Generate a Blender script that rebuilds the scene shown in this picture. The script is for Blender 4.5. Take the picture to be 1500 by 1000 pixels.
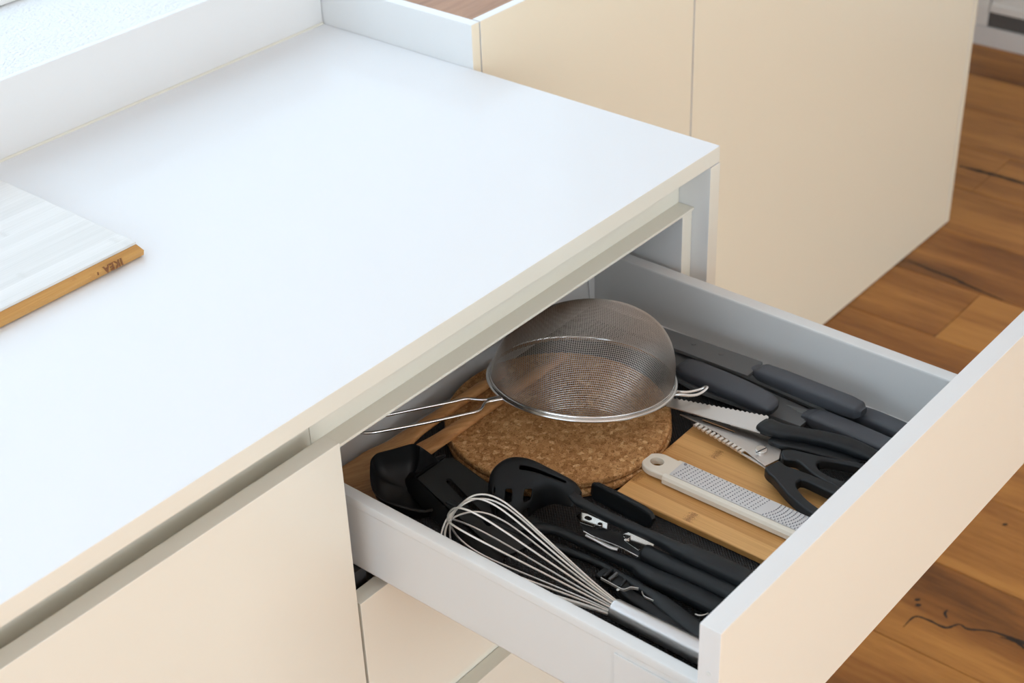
import bpy, bmesh, math, random
from mathutils import Vector, Matrix
random.seed(7)
S = bpy.context.scene
COL = S.collection
for o in list(bpy.data.objects): bpy.data.objects.remove(o)
PI = math.pi

# ------------------------------------------------------------------ camera
cam_d = bpy.data.cameras.new('camera'); cam = bpy.data.objects.new('camera', cam_d); COL.objects.link(cam)
_r = [[0.64038, 0.433286, -0.634175], [-0.767387, 0.326423, -0.551874], [-0.03211, 0.840066, 0.541532]]
m = Matrix(_r).to_4x4(); m.translation = Vector([-1.438, -0.9157, 1.7328])
cam.matrix_world = m
cam_d.sensor_width = 36; cam_d.lens = 55.84; cam_d.clip_start = .05
cam_d.dof.use_dof = True; cam_d.dof.focus_distance = 1.62; cam_d.dof.aperture_fstop = 8
S.camera = cam
# ------------------------------------------------------------------ light
W = bpy.data.worlds.new('overcast_sky'); S.world = W; W.use_nodes = True
bg = W.node_tree.nodes['Background']; bg.inputs[0].default_value = (.71, .865, 1.0, 1); bg.inputs[1].default_value = 3.3

def area(name, loc, rot, sx, sy, power, col, portal=False):
    l = bpy.data.lights.new(name, 'AREA'); l.shape = 'RECTANGLE'; l.size = sx; l.size_y = sy
    l.energy = power; l.color = col
    if portal: l.cycles.is_portal = True
    o = bpy.data.objects.new(name, l); COL.objects.link(o); o.location = loc; o.rotation_euler = rot
    return o
area('window_portal', (-1.1, 1.0, 1.77), (-PI/2, 0, 0), 4.4, 1.5, 1, (1, 1, 1), True)
area('added_front_fill', (-.8, -4.36, 1.45), (PI/2, 0, 0), 3.2, 1.9, 42, (1, .94, .86))   # unseen warm fill added to brighten the cabinet fronts, in wall_front's opening
sl = bpy.data.lights.new('evening_sun', 'SUN'); sl.energy = 7.5; sl.color = (1, .85, .60); sl.angle = .01
so = bpy.data.objects.new('evening_sun', sl); COL.objects.link(so)
so.rotation_euler = (math.radians(90-35), 0, math.radians(8))
area('side_window_portal', (-3.4, -.9, 1.65), (0, -PI/2, 0), 1.3, 2.2, 1, (1, 1, 1), True)
S.view_settings.view_transform = 'Standard'; S.view_settings.look = 'None'
S.view_settings.gamma = 1; S.view_settings.use_curve_mapping = False; S.view_settings.exposure = .12

# ------------------------------------------------------------------ materials
def nt(name):
    mt = bpy.data.materials.new(name); mt.use_nodes = True
    return mt, mt.node_tree.nodes, mt.node_tree.links, mt.node_tree.nodes['Principled BSDF']
def node(N, t, **k):
    n = N.new(t)
    for a, b in k.items():
        if a.startswith('i_'): n.inputs[int(a[2:])].default_value = b
        else: setattr(n, a, b)
    return n
def plain(name, col, rough=.5, metal=0, coat=0, bump=0, bscale=400, spec=.5, var=.0):
    mt, N, L, P = nt(name)
    P.inputs['Base Color'].default_value = (*col, 1); P.inputs['Roughness'].default_value = rough
    P.inputs['Metallic'].default_value = metal; P.inputs['Coat Weight'].default_value = coat
    P.inputs['Specular IOR Level'].default_value = spec
    tc = node(N, 'ShaderNodeTexCoord')
    nz = node(N, 'ShaderNodeTexNoise'); nz.inputs['Scale'].default_value = bscale; nz.inputs['Detail'].default_value = 4
    L.new(tc.outputs['Object'], nz.inputs['Vector'])
    if bump:
        b = node(N, 'ShaderNodeBump'); b.inputs['Strength'].default_value = bump; b.inputs['Distance'].default_value = .001 if bump < 1 else .004
        L.new(nz.outputs[0], b.inputs['Height']); L.new(b.outputs[0], P.inputs['Normal'])
    if var:
        r = node(N, 'ShaderNodeMapRange'); r.inputs[3].default_value = rough - var; r.inputs[4].default_value = rough + var
        L.new(nz.outputs[0], r.inputs[0]); L.new(r.outputs[0], P.inputs['Roughness'])
    return mt
def ramp(N, stops):
    r = N.new('ShaderNodeValToRGB'); e = r.color_ramp.elements
    while len(e) < len(stops): e.new(.5)
    for x, (p, c) in zip(e, stops): x.position = p; x.color = (*c, 1)
    return r
def wood(name, stops, rot=0, across=60, along=4, rough=.45, rand=False, fine=.35, bump=.08, spec=.4, blotch=1.0):
    mt, N, L, P = nt(name)
    tc = node(N, 'ShaderNodeTexCoord'); mp = node(N, 'ShaderNodeMapping'); mp.inputs['Rotation'].default_value = (0, 0, rot)
    L.new(tc.outputs['Object'], mp.inputs[0]); v = mp.outputs[0]
    if rand:
        oi = node(N, 'ShaderNodeObjectInfo'); ad = node(N, 'ShaderNodeVectorMath', operation='MULTIPLY_ADD')
        cb = node(N, 'ShaderNodeCombineXYZ')
        for i in range(3): L.new(oi.outputs['Random'], cb.inputs[i])
        ad.inputs[1].default_value = (37, 53, 11); L.new(cb.outputs[0], ad.inputs[0]); L.new(v, ad.inputs[2]); v = ad.outputs[0]
    m2 = node(N, 'ShaderNodeMapping'); m2.inputs['Scale'].default_value = (across, along, across); L.new(v, m2.inputs[0])
    n1 = node(N, 'ShaderNodeTexNoise'); n1.inputs['Scale'].default_value = .25; n1.inputs['Detail'].default_value = 7; n1.inputs['Distortion'].default_value = .9
    n2 = node(N, 'ShaderNodeTexNoise'); n2.inputs['Scale'].default_value = 2.2; n2.inputs['Detail'].default_value = 5; n2.inputs['Roughness'].default_value = .7
    L.new(m2.outputs[0], n1.inputs[0]); L.new(m2.outputs[0], n2.inputs[0])
    mx = node(N, 'ShaderNodeMix'); mx.inputs[0].default_value = fine
    L.new(n1.outputs[0], mx.inputs[2]); L.new(n2.outputs[0], mx.inputs[3])
    fac = mx.outputs[0]
    if rand:
        a2 = node(N, 'ShaderNodeMath', operation='MULTIPLY_ADD'); a2.inputs[1].default_value = .16; 
        s2 = node(N, 'ShaderNodeMath', operation='SUBTRACT'); s2.inputs[1].default_value = .5
        L.new(oi.outputs['Random'], s2.inputs[0]); L.new(s2.outputs[0], a2.inputs[0]); L.new(fac, a2.inputs[2]); fac = a2.outputs[0]
    rp = ramp(N, stops); L.new(fac, rp.inputs[0]); L.new(rp.outputs[0], P.inputs['Base Color'])
    P.inputs['Roughness'].default_value = rough; P.inputs['Specular IOR Level'].default_value = spec
    b = node(N, 'ShaderNodeBump'); b.inputs['Strength'].default_value = bump; b.inputs['Distance'].default_value = .001
    L.new(n2.outputs[0], b.inputs['Height']); L.new(b.outputs[0], P.inputs['Normal'])
    return mt
def bamboo(name, light, dark, nodec, rot=0, strip=.02, rough=.45, spec=.4, contrast=1.0):
    """narrow glued strips running along local y, each with fine fibre streaks and a few dark growth nodes"""
    mt, N, L, P = nt(name)
    tc = node(N, 'ShaderNodeTexCoord'); mp = node(N, 'ShaderNodeMapping'); mp.inputs['Rotation'].default_value = (0, 0, rot)
    L.new(tc.outputs['Object'], mp.inputs[0])
    sx = node(N, 'ShaderNodeSeparateXYZ'); L.new(mp.outputs[0], sx.inputs[0])
    def M(op, a, b=None, c=None):
        n = node(N, 'ShaderNodeMath', operation=op)
        for i, q in enumerate((a, b, c)):
            if q is None: continue
            if isinstance(q, (int, float)): n.inputs[i].default_value = q
            else: L.new(q, n.inputs[i])
        return n.outputs[0]
    st = M('FLOOR', M('DIVIDE', sx.outputs[0], strip))
    wn = node(N, 'ShaderNodeTexWhiteNoise', noise_dimensions='1D'); L.new(st, wn.inputs['W'])
    m2 = node(N, 'ShaderNodeMapping'); m2.inputs['Scale'].default_value = (1500, 22, 400); L.new(mp.outputs[0], m2.inputs[0])
    n2 = node(N, 'ShaderNodeTexNoise'); n2.inputs['Scale'].default_value = .5; n2.inputs['Detail'].default_value = 4; L.new(m2.outputs[0], n2.inputs[0])
    m3 = node(N, 'ShaderNodeMapping'); m3.inputs['Scale'].default_value = (300, 8, 100); L.new(mp.outputs[0], m3.inputs[0])
    n3 = node(N, 'ShaderNodeTexNoise'); n3.inputs['Scale'].default_value = .5; n3.inputs['Detail'].default_value = 3; L.new(m3.outputs[0], n3.inputs[0])
    f = M('ADD', M('MULTIPLY', wn.outputs[0], .35), M('ADD', M('MULTIPLY', n2.outputs[0], .5), M('MULTIPLY', n3.outputs[0], .5)))
    f = M('MULTIPLY_ADD', M('SUBTRACT', f, .65), contrast, .5)
    rp = ramp(N, [(.25, dark), (.75, light)]); L.new(f, rp.inputs[0])
    # growth nodes
    yy = M('FRACT', M('ADD', M('MULTIPLY', sx.outputs[1], 4.3), M('MULTIPLY', wn.outputs[0], 17.3)))
    mn = node(N, 'ShaderNodeMapping'); mn.inputs['Scale'].default_value = (2400, 600, 600); L.new(mp.outputs[0], mn.inputs[0])
    nn = node(N, 'ShaderNodeTexNoise'); nn.inputs['Scale'].default_value = 1.0; nn.inputs['Detail'].default_value = 4; nn.inputs['Roughness'].default_value = .7; L.new(mn.outputs[0], nn.inputs[0])
    d = M('ABSOLUTE', M('SUBTRACT', yy, .5))
    mr = node(N, 'ShaderNodeMapRange'); mr.inputs[1].default_value = .0; mr.inputs[2].default_value = .05; mr.inputs[3].default_value = .13; mr.inputs[4].default_value = -.2; L.new(d, mr.inputs[0])
    m4 = node(N, 'ShaderNodeMapRange'); m4.inputs[1].default_value = .5; m4.inputs[2].default_value = .62; L.new(M('ADD', nn.outputs[0], mr.outputs[0]), m4.inputs[0])
    band = m4.outputs[0]
    fx = M('ABSOLUTE', M('SUBTRACT', M('FRACT', M('DIVIDE', sx.outputs[0], strip)), .5))
    band = M('MULTIPLY', band, M('LESS_THAN', fx, .38))
    mx = node(N, 'ShaderNodeMix', data_type='RGBA'); L.new(M('MULTIPLY', band, .75), mx.inputs[0])
    L.new(rp.outputs[0], mx.inputs[6]); mx.inputs[7].default_value = (*nodec, 1)
    L.new(mx.outputs[2], P.inputs['Base Color'])
    P.inputs['Roughness'].default_value = rough; P.inputs['Specular IOR Level'].default_value = spec
    b = node(N, 'ShaderNodeBump'); b.inputs['Strength'].default_value = .06; b.inputs['Distance'].default_value = .001
    L.new(n2.outputs[0], b.inputs['Height']); L.new(b.outputs[0], P.inputs['Normal'])
    return mt
def cork_mat():
    mt, N, L, P = nt('pressed_cork')
    tc = node(N, 'ShaderNodeTexCoord'); nz = node(N, 'ShaderNodeTexNoise'); nz.inputs['Scale'].default_value = 160; nz.inputs['Detail'].default_value = 3
    L.new(tc.outputs['Object'], nz.inputs[0])
    ad = node(N, 'ShaderNodeVectorMath', operation='MULTIPLY_ADD'); ad.inputs[1].default_value = (.006, .006, .006)
    L.new(nz.outputs['Color'], ad.inputs[0]); L.new(tc.outputs['Object'], ad.inputs[2])
    v = node(N, 'ShaderNodeTexVoronoi'); v.inputs['Scale'].default_value = 240; L.new(ad.outputs[0], v.inputs['Vector'])
    sp = node(N, 'ShaderNodeSeparateColor'); L.new(v.outputs['Color'], sp.inputs[0])
    rp = ramp(N, [(0, (.33, .155, .055)), (.45, (.46, .235, .088)), (.8, (.54, .29, .118)), (.93, (.60, .345, .15)), (1, (.72, .46, .23))])
    L.new(sp.outputs[0], rp.inputs[0])
    n2 = node(N, 'ShaderNodeTexNoise'); n2.inputs['Scale'].default_value = 600; n2.inputs['Detail'].default_value = 4; L.new(tc.outputs['Object'], n2.inputs[0])
    r2 = ramp(N, [(.30, (.35, .3, .28)), (.46, (1, 1, 1)), (1, (1.1, 1.1, 1.1))]); L.new(n2.outputs[0], r2.inputs[0])
    mx = node(N, 'ShaderNodeMix', data_type='RGBA', blend_type='MULTIPLY'); mx.inputs[0].default_value = 1
    L.new(rp.outputs[0], mx.inputs[6]); L.new(r2.outputs[0], mx.inputs[7]); L.new(mx.outputs[2], P.inputs['Base Color'])
    P.inputs['Roughness'].default_value = .8; P.inputs['Specular IOR Level'].default_value = .25
    b = node(N, 'ShaderNodeBump'); b.inputs['Strength'].default_value = .5; b.inputs['Distance'].default_value = .001
    L.new(n2.outputs[0], b.inputs['Height']); L.new(b.outputs[0], P.inputs['Normal'])
    return mt
def mat_rubber():
    mt, N, L, P = nt('ribbed_black_rubber')
    P.inputs['Base Color'].default_value = (.008, .008, .009, 1); P.inputs['Roughness'].default_value = .55
    tc = node(N, 'ShaderNodeTexCoord'); mp = node(N, 'ShaderNodeMapping'); mp.inputs['Scale'].default_value = (1700, 1700, 0); mp.inputs['Rotation'].default_value = (0, 0, .0)
    L.new(tc.outputs['Object'], mp.inputs[0]); sx = node(N, 'ShaderNodeSeparateXYZ'); L.new(mp.outputs[0], sx.inputs[0])
    a = node(N, 'ShaderNodeMath', operation='SINE'); L.new(sx.outputs[0], a.inputs[0])
    c = node(N, 'ShaderNodeMath', operation='SINE'); L.new(sx.outputs[1], c.inputs[0])
    mu = node(N, 'ShaderNodeMath', operation='MULTIPLY'); L.new(a.outputs[0], mu.inputs[0]); L.new(c.outputs[0], mu.inputs[1])
    b = node(N, 'ShaderNodeBump'); b.inputs['Strength'].default_value = .8; b.inputs['Distance'].default_value = .001
    L.new(mu.outputs[0], b.inputs['Height']); L.new(b.outputs[0], P.inputs['Normal'])
    return mt

M = dict(
 gloss=plain('white_gloss_worktop', (.80, .81, .825), .10, spec=.03, var=.01, bscale=30),
 cream=plain('light_boosted_cream', (.86, .80, .645), .25, var=.02, bscale=20),  # cream tone, lightened in the colour to stand in for light missing there
 front=plain('ivory_white_lacquer', (.74, .715, .625), .25, var=.02, bscale=20),
 white=plain('white_lacquer', (.74, .74, .735), .3, var=.02, bscale=40),
 carc=plain('white_melamine', (.70, .71, .69), .45, var=.03, bscale=80),
 tray=plain('painted_drawer_metal', (.70, .70, .69), .38, var=.03, bscale=60),
 plaster=plain('rough_white_plaster', (.86, .87, .88), .8, bump=1.0, bscale=210),
 wall=plain('wall_paint', (.78, .75, .70), .8, bump=.1, bscale=200),
 ceil=plain('ceiling_paint', (.85, .83, .80), .9, bump=.1, bscale=200),
 frame=plain('window_frame_white', (.8, .8, .78), .4, var=.03),
 dark=plain('dark_gap', (.03, .03, .032), .6, var=.05),
 steel=plain('polished_steel', (.72, .71, .69), .16, 1, var=.03, bscale=300),
 wire=plain('satin_steel_wire', (.82, .79, .74), .42, .8, var=.04, bscale=300),
 meshm=plain('woven_steel_wire', (.48, .465, .445), .34, 1, var=.04, bscale=300),
 brushed=plain('brushed_steel', (.66, .65, .65), .30, 1, bump=.05, bscale=500),
 blade=plain('satin_blade_steel', (.66, .63, .60), .34, 1, var=.05, bscale=300),
 black=plain('black_nylon', (.007, .0072, .0076), .42, bump=.05, bscale=900, spec=.22),
 blackm=plain('matt_black_plastic', (.008, .0095, .011), .48, bump=.08, bscale=900, spec=.35),
 nylon=plain('turner_nylon', (.019, .020, .020), .45, bump=.05, bscale=900, spec=.25),
 grey=plain('charcoal_rubber_handle', (.058, .062, .072), .55, bump=.08, bscale=1200),
 guard=plain('grey_blade_guard', (.105, .107, .108), .5, bump=.05, bscale=900),
 guard2=plain('grey_guard_print', (.16, .165, .165), .5, var=.04),
 ivory=plain('ivory_plastic', (.78, .71, .60), .42, var=.03),
 cover=plain('pale_grater_plate', (.63, .61, .60), .40, spec=.3, var=.03),
 slit=plain('grater_teeth_grey', (.27, .26, .28), .5, var=.05),
 cork=cork_mat(), mat=mat_rubber(),
 spoon=wood('acacia_spoon_wood', [(.28, (.20, .075, .026)), (.5, (.52, .25, .09)), (.72, (.75, .43, .19))], rot=math.radians(-62), across=170, along=9, rough=.5),
 oak=wood('oak_floor_wood', [(.25, (.09, .030, .006)), (.42, (.28, .108, .022)), (.56, (.46, .205, .046)), (.75, (.58, .29, .075))], across=30, along=3.0, rough=.42, rand=True, fine=.3, bump=.12),
 oaktop=wood('oak_top_wood', [(.25, (.20, .085, .035)), (.5, (.36, .17, .075)), (.75, (.48, .26, .13))], rot=math.radians(90), across=110, along=8, rough=.5),
 bam=bamboo('bamboo_board', (.76, .43, .16), (.54, .265, .078), (.22, .085, .02), rot=0, strip=.021),
 bamtop=bamboo('window_glare_bamboo', (.735, .715, .69), (.62, .60, .57), (.59, .565, .53), rot=PI/2, strip=.018, rough=.32, spec=.5, contrast=1.0),  # pale tone painted in for window glare on the bamboo top
 bamedge=bamboo('bamboo_edge', (.62, .36, .12), (.42, .20, .055), (.46, .23, .07), rot=PI/2, strip=.004),
 burn=plain('burnt_brand_brown', (.20, .075, .02), .6, var=.05),
 crack=plain('wood_filler_dark', (.018, .009, .005), .6, var=.1),
)

# ------------------------------------------------------------------ object helpers
def finish(name, bm, mat, parent=None, smooth=35, kind=None):
    bmesh.ops.recalc_face_normals(bm, faces=bm.faces[:])
    me = bpy.data.meshes.new(name); bm.to_mesh(me); bm.free()
    if smooth:
        for p in me.polygons: p.use_smooth = True
        me.set_sharp_from_angle(angle=math.radians(smooth))
    for q in (mat if isinstance(mat, (list, tuple)) else [mat]): me.materials.append(q)
    o = bpy.data.objects.new(name, me); COL.objects.link(o)
    if parent is not None:
        o.parent = parent
        if parent.type == 'EMPTY' and parent.parent is None:
            o.matrix_parent_inverse = Matrix.Translation(parent.location).inverted()
    if kind: o['kind'] = kind
    return o
def tag(o, label, cat, group=None):
    o['label'] = label; o['category'] = cat
    if group: o['group'] = group
    return o
def thing(name, label, cat, loc, group=None):
    o = bpy.data.objects.new(name, None); COL.objects.link(o); o.location = loc; o.empty_display_size = .02
    return tag(o, label, cat, group)
def box(x0, x1, y0, y1, z0, z1, bev=.0008, bm=None, seg=2):
    own = bm is None
    b = bmesh.new()
    bmesh.ops.create_cube(b, size=1)
    for v in b.verts: v.co = Vector(((x0+x1)/2 + v.co.x*(x1-x0), (y0+y1)/2 + v.co.y*(y1-y0), (z0+z1)/2 + v.co.z*(z1-z0)))
    if bev: bmesh.ops.bevel(b, geom=b.edges[:], offset=bev, segments=seg, affect='EDGES', profile=.5)
    if own: return b
    me = bpy.data.meshes.new('t'); b.to_mesh(me); b.free(); bm.from_mesh(me); bpy.data.meshes.remove(me)
    return bm
def panel(name, b, parent, face='front'):
    # lacquered board: cream on the front-facing side, white on the others
    o = finish(name, b, [M['white'], M[face]], parent)
    for p in o.data.polygons: p.material_index = 1 if p.normal.y < -.8 else 0
    return o
def V(p): return Vector(p)
def catmull(pts, n=6, closed=False):
    P = [V(p) for p in pts]; out = []; k = len(P)
    rng = range(k) if closed else range(k-1)
    for i in rng:
        p0 = P[(i-1) % k] if closed or i > 0 else P[0]*2-P[1]
        p1 = P[i]; p2 = P[(i+1) % k]
        p3 = P[(i+2) % k] if closed or i+2 < k else P[-1]*2-P[-2]
        for j in range(n):
            t = j/n
            out.append(.5*((2*p1)+(p2-p0)*t+(2*p0-5*p1+4*p2-p3)*t*t+(3*p1-p0-3*p2+p3)*t**3))
    if not closed: out.append(P[-1])
    return out
def lerp_list(vals, n):
    out = []
    for i in range(n):
        t = i/(n-1)*(len(vals)-1); k = min(int(t), len(vals)-2); f = t-k; f = f*f*(3-2*f)
        out.append(vals[k]*(1-f)+vals[k+1]*f)
    return out
def sweep(path, ws, hs, up=(0, 0, 1), n=14, p=2.0, closed=False, bm=None, capround=0):
    """superellipse section (half width w sideways, half height h along up) swept along path"""
    bm = bm or bmesh.new(); P = [V(q) for q in path]; k = len(P)
    if not isinstance(ws, (list, tuple)): ws = [ws]*k
    if not isinstance(hs, (list, tuple)): hs = [hs]*k
    if len(ws) != k: ws = lerp_list(list(ws), k)
    if len(hs) != k: hs = lerp_list(list(hs), k)
    rings = []
    for i in range(k):
        a = P[(i-1) % k] if (closed or i > 0) else P[i]
        b = P[(i+1) % k] if (closed or i < k-1) else P[i]
        t = (b-a).normalized(); u = V(up); s = t.cross(u)
        if s.length < 1e-5: s = t.cross(V((0, 1, 0)))
        s.normalize(); u2 = s.cross(t).normalized()
        ring = []
        for j in range(n):
            c, d = math.cos(2*PI*j/n), math.sin(2*PI*j/n)
            cx = math.copysign(abs(c)**(2/p), c); sy = math.copysign(abs(d)**(2/p), d)
            ring.append(bm.verts.new(P[i]+s*(ws[i]*cx)+u2*(hs[i]*sy)))
        rings.append(ring)
    for i in range(k if closed else k-1):
        r0, r1 = rings[i], rings[(i+1) % k]
        for j in range(n): bm.faces.new((r0[j], r0[(j+1) % n], r1[(j+1) % n], r1[j]))
    if not closed:
        bm.faces.new(rings[0][::-1]); bm.faces.new(rings[-1])
    return bm
def tube(path, r, n=8, closed=False, bm=None):
    """round wire with parallel-transported frames"""
    bm = bm or bmesh.new(); P = [V(q) for q in path]; k = len(P)
    t0 = (P[1]-P[0]).normalized(); u = t0.orthogonal().normalized(); rings = []
    for i in range(k):
        a = P[(i-1) % k] if (closed or i > 0) else P[i]
        b = P[(i+1) % k] if (closed or i < k-1) else P[i]
        t = (b-a).normalized(); u = (u-t*u.dot(t)).normalized(); s = t.cross(u)
        rr = r[i] if isinstance(r, (list, tuple)) else r
        rings.append([bm.verts.new(P[i]+u*(rr*math.cos(2*PI*j/n))+s*(rr*math.sin(2*PI*j/n))) for j in range(n)])
    for i in range(k if closed else k-1):
        r0, r1 = rings[i], rings[(i+1) % k]
        off = 0
        if closed and i == k-1:
            off = min(range(n), key=lambda q: (r0[0].co-r1[q].co).length)
        for j in range(n): bm.faces.new((r0[j], r0[(j+1) % n], r1[(j+1+off) % n], r1[(j+off) % n]))
    if not closed:
        bm.faces.new(rings[0][::-1]); bm.faces.new(rings[-1])
    return bm
def slab(pts, th, bev=.0006, down=None, bm=None, seg=2):
    """plate whose top outline is pts (3D), thickened downwards"""
    b = bmesh.new(); P = [V(p) for p in pts]; d = V(down) if down else V((0, 0, -1))
    top = [b.verts.new(p) for p in P]; bot = [b.verts.new(p+d*th) for p in P]; k = len(P)
    b.faces.new(top); b.faces.new(bot[::-1])
    for i in range(k): b.faces.new((top[i], bot[i], bot[(i+1) % k], top[(i+1) % k]))
    bmesh.ops.recalc_face_normals(b, faces=b.faces[:])
    if bev:
        e = [x for x in b.edges if len(x.link_faces) == 2 and x.calc_face_angle(0) > .6]
        bmesh.ops.bevel(b, geom=e, offset=bev, segments=seg, affect='EDGES', profile=.5, clamp_overlap=True)
    if bm is None: return b
    me = bpy.data.meshes.new('t'); b.to_mesh(me); b.free(); bm.from_mesh(me); bpy.data.meshes.remove(me); return bm
def bake(o, cutters=()):
    """apply the modifiers (and boolean cuts) into the mesh data"""
    for c in cutters:
        md = o.modifiers.new('cut', 'BOOLEAN'); md.operation = 'DIFFERENCE'; md.object = c; md.solver = 'EXACT'
    bpy.context.view_layer.update()
    dg = bpy.context.evaluated_depsgraph_get(); ev = o.evaluated_get(dg)
    me = bpy.data.meshes.new_from_object(ev); me.name = o.name
    o.modifiers.clear(); old = o.data; o.data = me; bpy.data.meshes.remove(old)
    for c in cutters: bpy.data.objects.remove(c)
    for p in me.polygons: p.use_smooth = True
    me.set_sharp_from_angle(angle=math.radians(35))
    return o
def capsule_cut(a, b, r, z0, z1, n=10):
    a, b = V(a).to_2d(), V(b).to_2d(); d = (b-a).normalized(); s = Vector((-d.y, d.x)); pts = []
    for i in range(n+1):
        t = -PI/2+PI*i/n; pts.append(b+d*(r*math.cos(t))+s*(r*math.sin(t)))
    for i in range(n+1):
        t = PI/2+PI*i/n; pts.append(a+d*(r*math.cos(t))+s*(r*math.sin(t)))
    return finish('cutter', slab([(q.x, q.y, z1) for q in pts], z1-z0, bev=0), M['dark'], smooth=0)
def disc(c, r, z0, z1, bev=.0015, n=64, seg=3):
    return slab([(c[0]+r*math.cos(2*PI*i/n), c[1]+r*math.sin(2*PI*i/n), z1) for i in range(n)], z1-z0, bev=bev, seg=seg)
def structure(name, bm, mat, parent=None, smooth=35):
    o = finish(name, bm, mat, parent, smooth)
    if parent is None: o['kind'] = 'structure'
    return o

# ------------------------------------------------------------------ room
FX0, FX1, FY0, FY1 = -3.4, 2.75, -4.4, 1.10
sub = structure('floor', box(FX0, FX1, FY0, FY1, -.08, -.0122, 0), M['crack'], smooth=0)
pw = .2045; plank_me = {}
k0 = int(math.floor((FX0-.2945)/pw))
for k in range(k0, 12):
    x0 = .2945+k*pw; x1 = x0+pw
    if x1 <= FX0+.02 or x0 >= FX1-.02: continue
    x0c, x1c = max(x0, FX0), min(x1, FX1)
    ends = []
    y = FY0
    first = {4: .188-2*2.1, }.get(k, None)
    off = (k*0.737) % 2.1
    cuts = [FY0]
    yy = (.188 if k == 4 else -.55+off)
    ys = [yy+2.1*q for q in range(-4, 4)]
    cuts += [q for q in ys if FY0+.2 < q < FY1-.1]+[FY1]
    for a, b in zip(cuts[:-1], cuts[1:]):
        key = (round(x1c-x0c, 4), round(b-a, 4))
        w, l = x1c-x0c-.0012, b-a-.0012
        if key not in plank_me:
            bm = box(-w/2, w/2, -l/2, l/2, -.012, 0, .0012, seg=1)
            o = finish('plank', bm, M['oak'], sub, 30); plank_me[key] = o.data
        else:
            o = bpy.data.objects.new('plank', plank_me[key]); COL.objects.link(o); o.parent = sub
        o.location = ((x0c+x1c)/2, (a+b)/2, 0)
def sliver(pts, ws, name):
    p = catmull(pts, 6); w = lerp_list(ws, len(p)); bm = bmesh.new(); L_, R_ = [], []
    for i, q in enumerate(p):
        a = p[max(i-1, 0)]; b = p[min(i+1, len(p)-1)]; t = (b-a).normalized(); s = Vector((-t.y, t.x, 0))
        jit = random.uniform(.7, 1.25)
        L_.append(bm.verts.new(q+s*w[i]*jit)); R_.append(bm.verts.new(q-s*w[i]*jit))
    for i in range(len(p)-1): bm.faces.new((L_[i], L_[i+1], R_[i+1], R_[i]))
    g = bmesh.ops.extrude_face_region(bm, geom=bm.faces[:])
    for v in [x for x in g['geom'] if isinstance(x, bmesh.types.BMVert)]: v.co.z += .0003
    o = finish(name, bm, M['crack'], sub, 0); return o
zf = .0001
sliver([(0.3286,-0.1631,0.0001), (0.3604,-0.1662,0.0001), (0.3664,-0.1866,0.0001), (0.3672,-0.2152,0.0001), (0.3871,-0.2283,0.0001), (0.3857,-0.2439,0.0001), (0.4020,-0.2724,0.0001), (0.4072,-0.3037,0.0001), (0.4088,-0.3252,0.0001), (0.4028,-0.3608,0.0001)], [.0005, .0018, .002, .0022, .0012, .0022, .0016, .003, .004, .002], 'crack')
sliver([(0.3881,-0.2069,0.0001), (0.3960,-0.1994,0.0001), (0.4058,-0.1991,0.0001)], [.0014, .0022, .0008], 'crack')
sliver([(0.3990,-0.2907,0.0001), (0.4048,-0.3104,0.0001), (0.3990,-0.3319,0.0001)], [.0005, .003, .003], 'crack')
for u in ((0.6549,-0.1777,0.0001), (0.3984,-0.1509,0.0001), (0.3876,-0.1577,0.0001)):
    sliver([V(u)+V((-.004, .003, 0)), u, V(u)+V((.004, -.003, 0))], [.001, .0035, .001], 'knot')
sliver([(1.3531,0.3747,0.0001), (1.3450,0.3221,0.0001), (1.3413,0.2649,0.0001), (1.3318,0.2213,0.0001), (1.3208,0.1400,0.0001)], [.001, .004, .005, .004, .001], 'crack')
sliver([(1.8260,0.4919,0.0001), (1.8294,0.4324,0.0001), (1.8315,0.3818,0.0001), (1.8298,0.3134,0.0001)], [.004, .007, .006, .004], 'crack')

YW, ZU, H = .6634, 1.0039, .909
WX0, WX1, WZ1 = -3.3, 1.1, 2.52           # window opening
bm = box(FX0, WX0, 1.0, 1.10, 0, 2.62, 0); box(WX1, FX1, 1.0, 1.10, 0, 2.62, 0, bm)
box(WX0, WX1, 1.0, 1.10, 0, 1.0, 0, bm); box(WX0, WX1, 1.0, 1.10, WZ1, 2.62, 0, bm)
structure('wall_back', bm, M['wall'], smooth=0)
bm = box(FX0-.1, FX0, FY0, -2.0, 0, 2.62, 0); box(FX0-.1, FX0, .2, FY1, 0, 2.62, 0, bm)
box(FX0-.1, FX0, -2.0, .2, 0, 1.0, 0, bm); box(FX0-.1, FX0, -2.0, .2, 2.3, 2.62, 0, bm)
structure('wall_left', bm, M['wall'], smooth=0)
bm = box(FX0, -2.82, FY0-.1, FY0, 0, 2.62, 0); box(.82, FX1, FY0-.1, FY0, 0, 2.62, 0, bm)
box(-2.82, .82, FY0-.1, FY0, 0, .48, 0, bm); box(-2.82, .82, FY0-.1, FY0, 2.42, 2.62, 0, bm)
structure('wall_front', bm, M['wall'], smooth=0)
structure('ceiling', box(FX0-.1, FX1+.1, FY0-.1, FY1, 2.62, 2.7, 0), M['ceil'], smooth=0)
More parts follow.
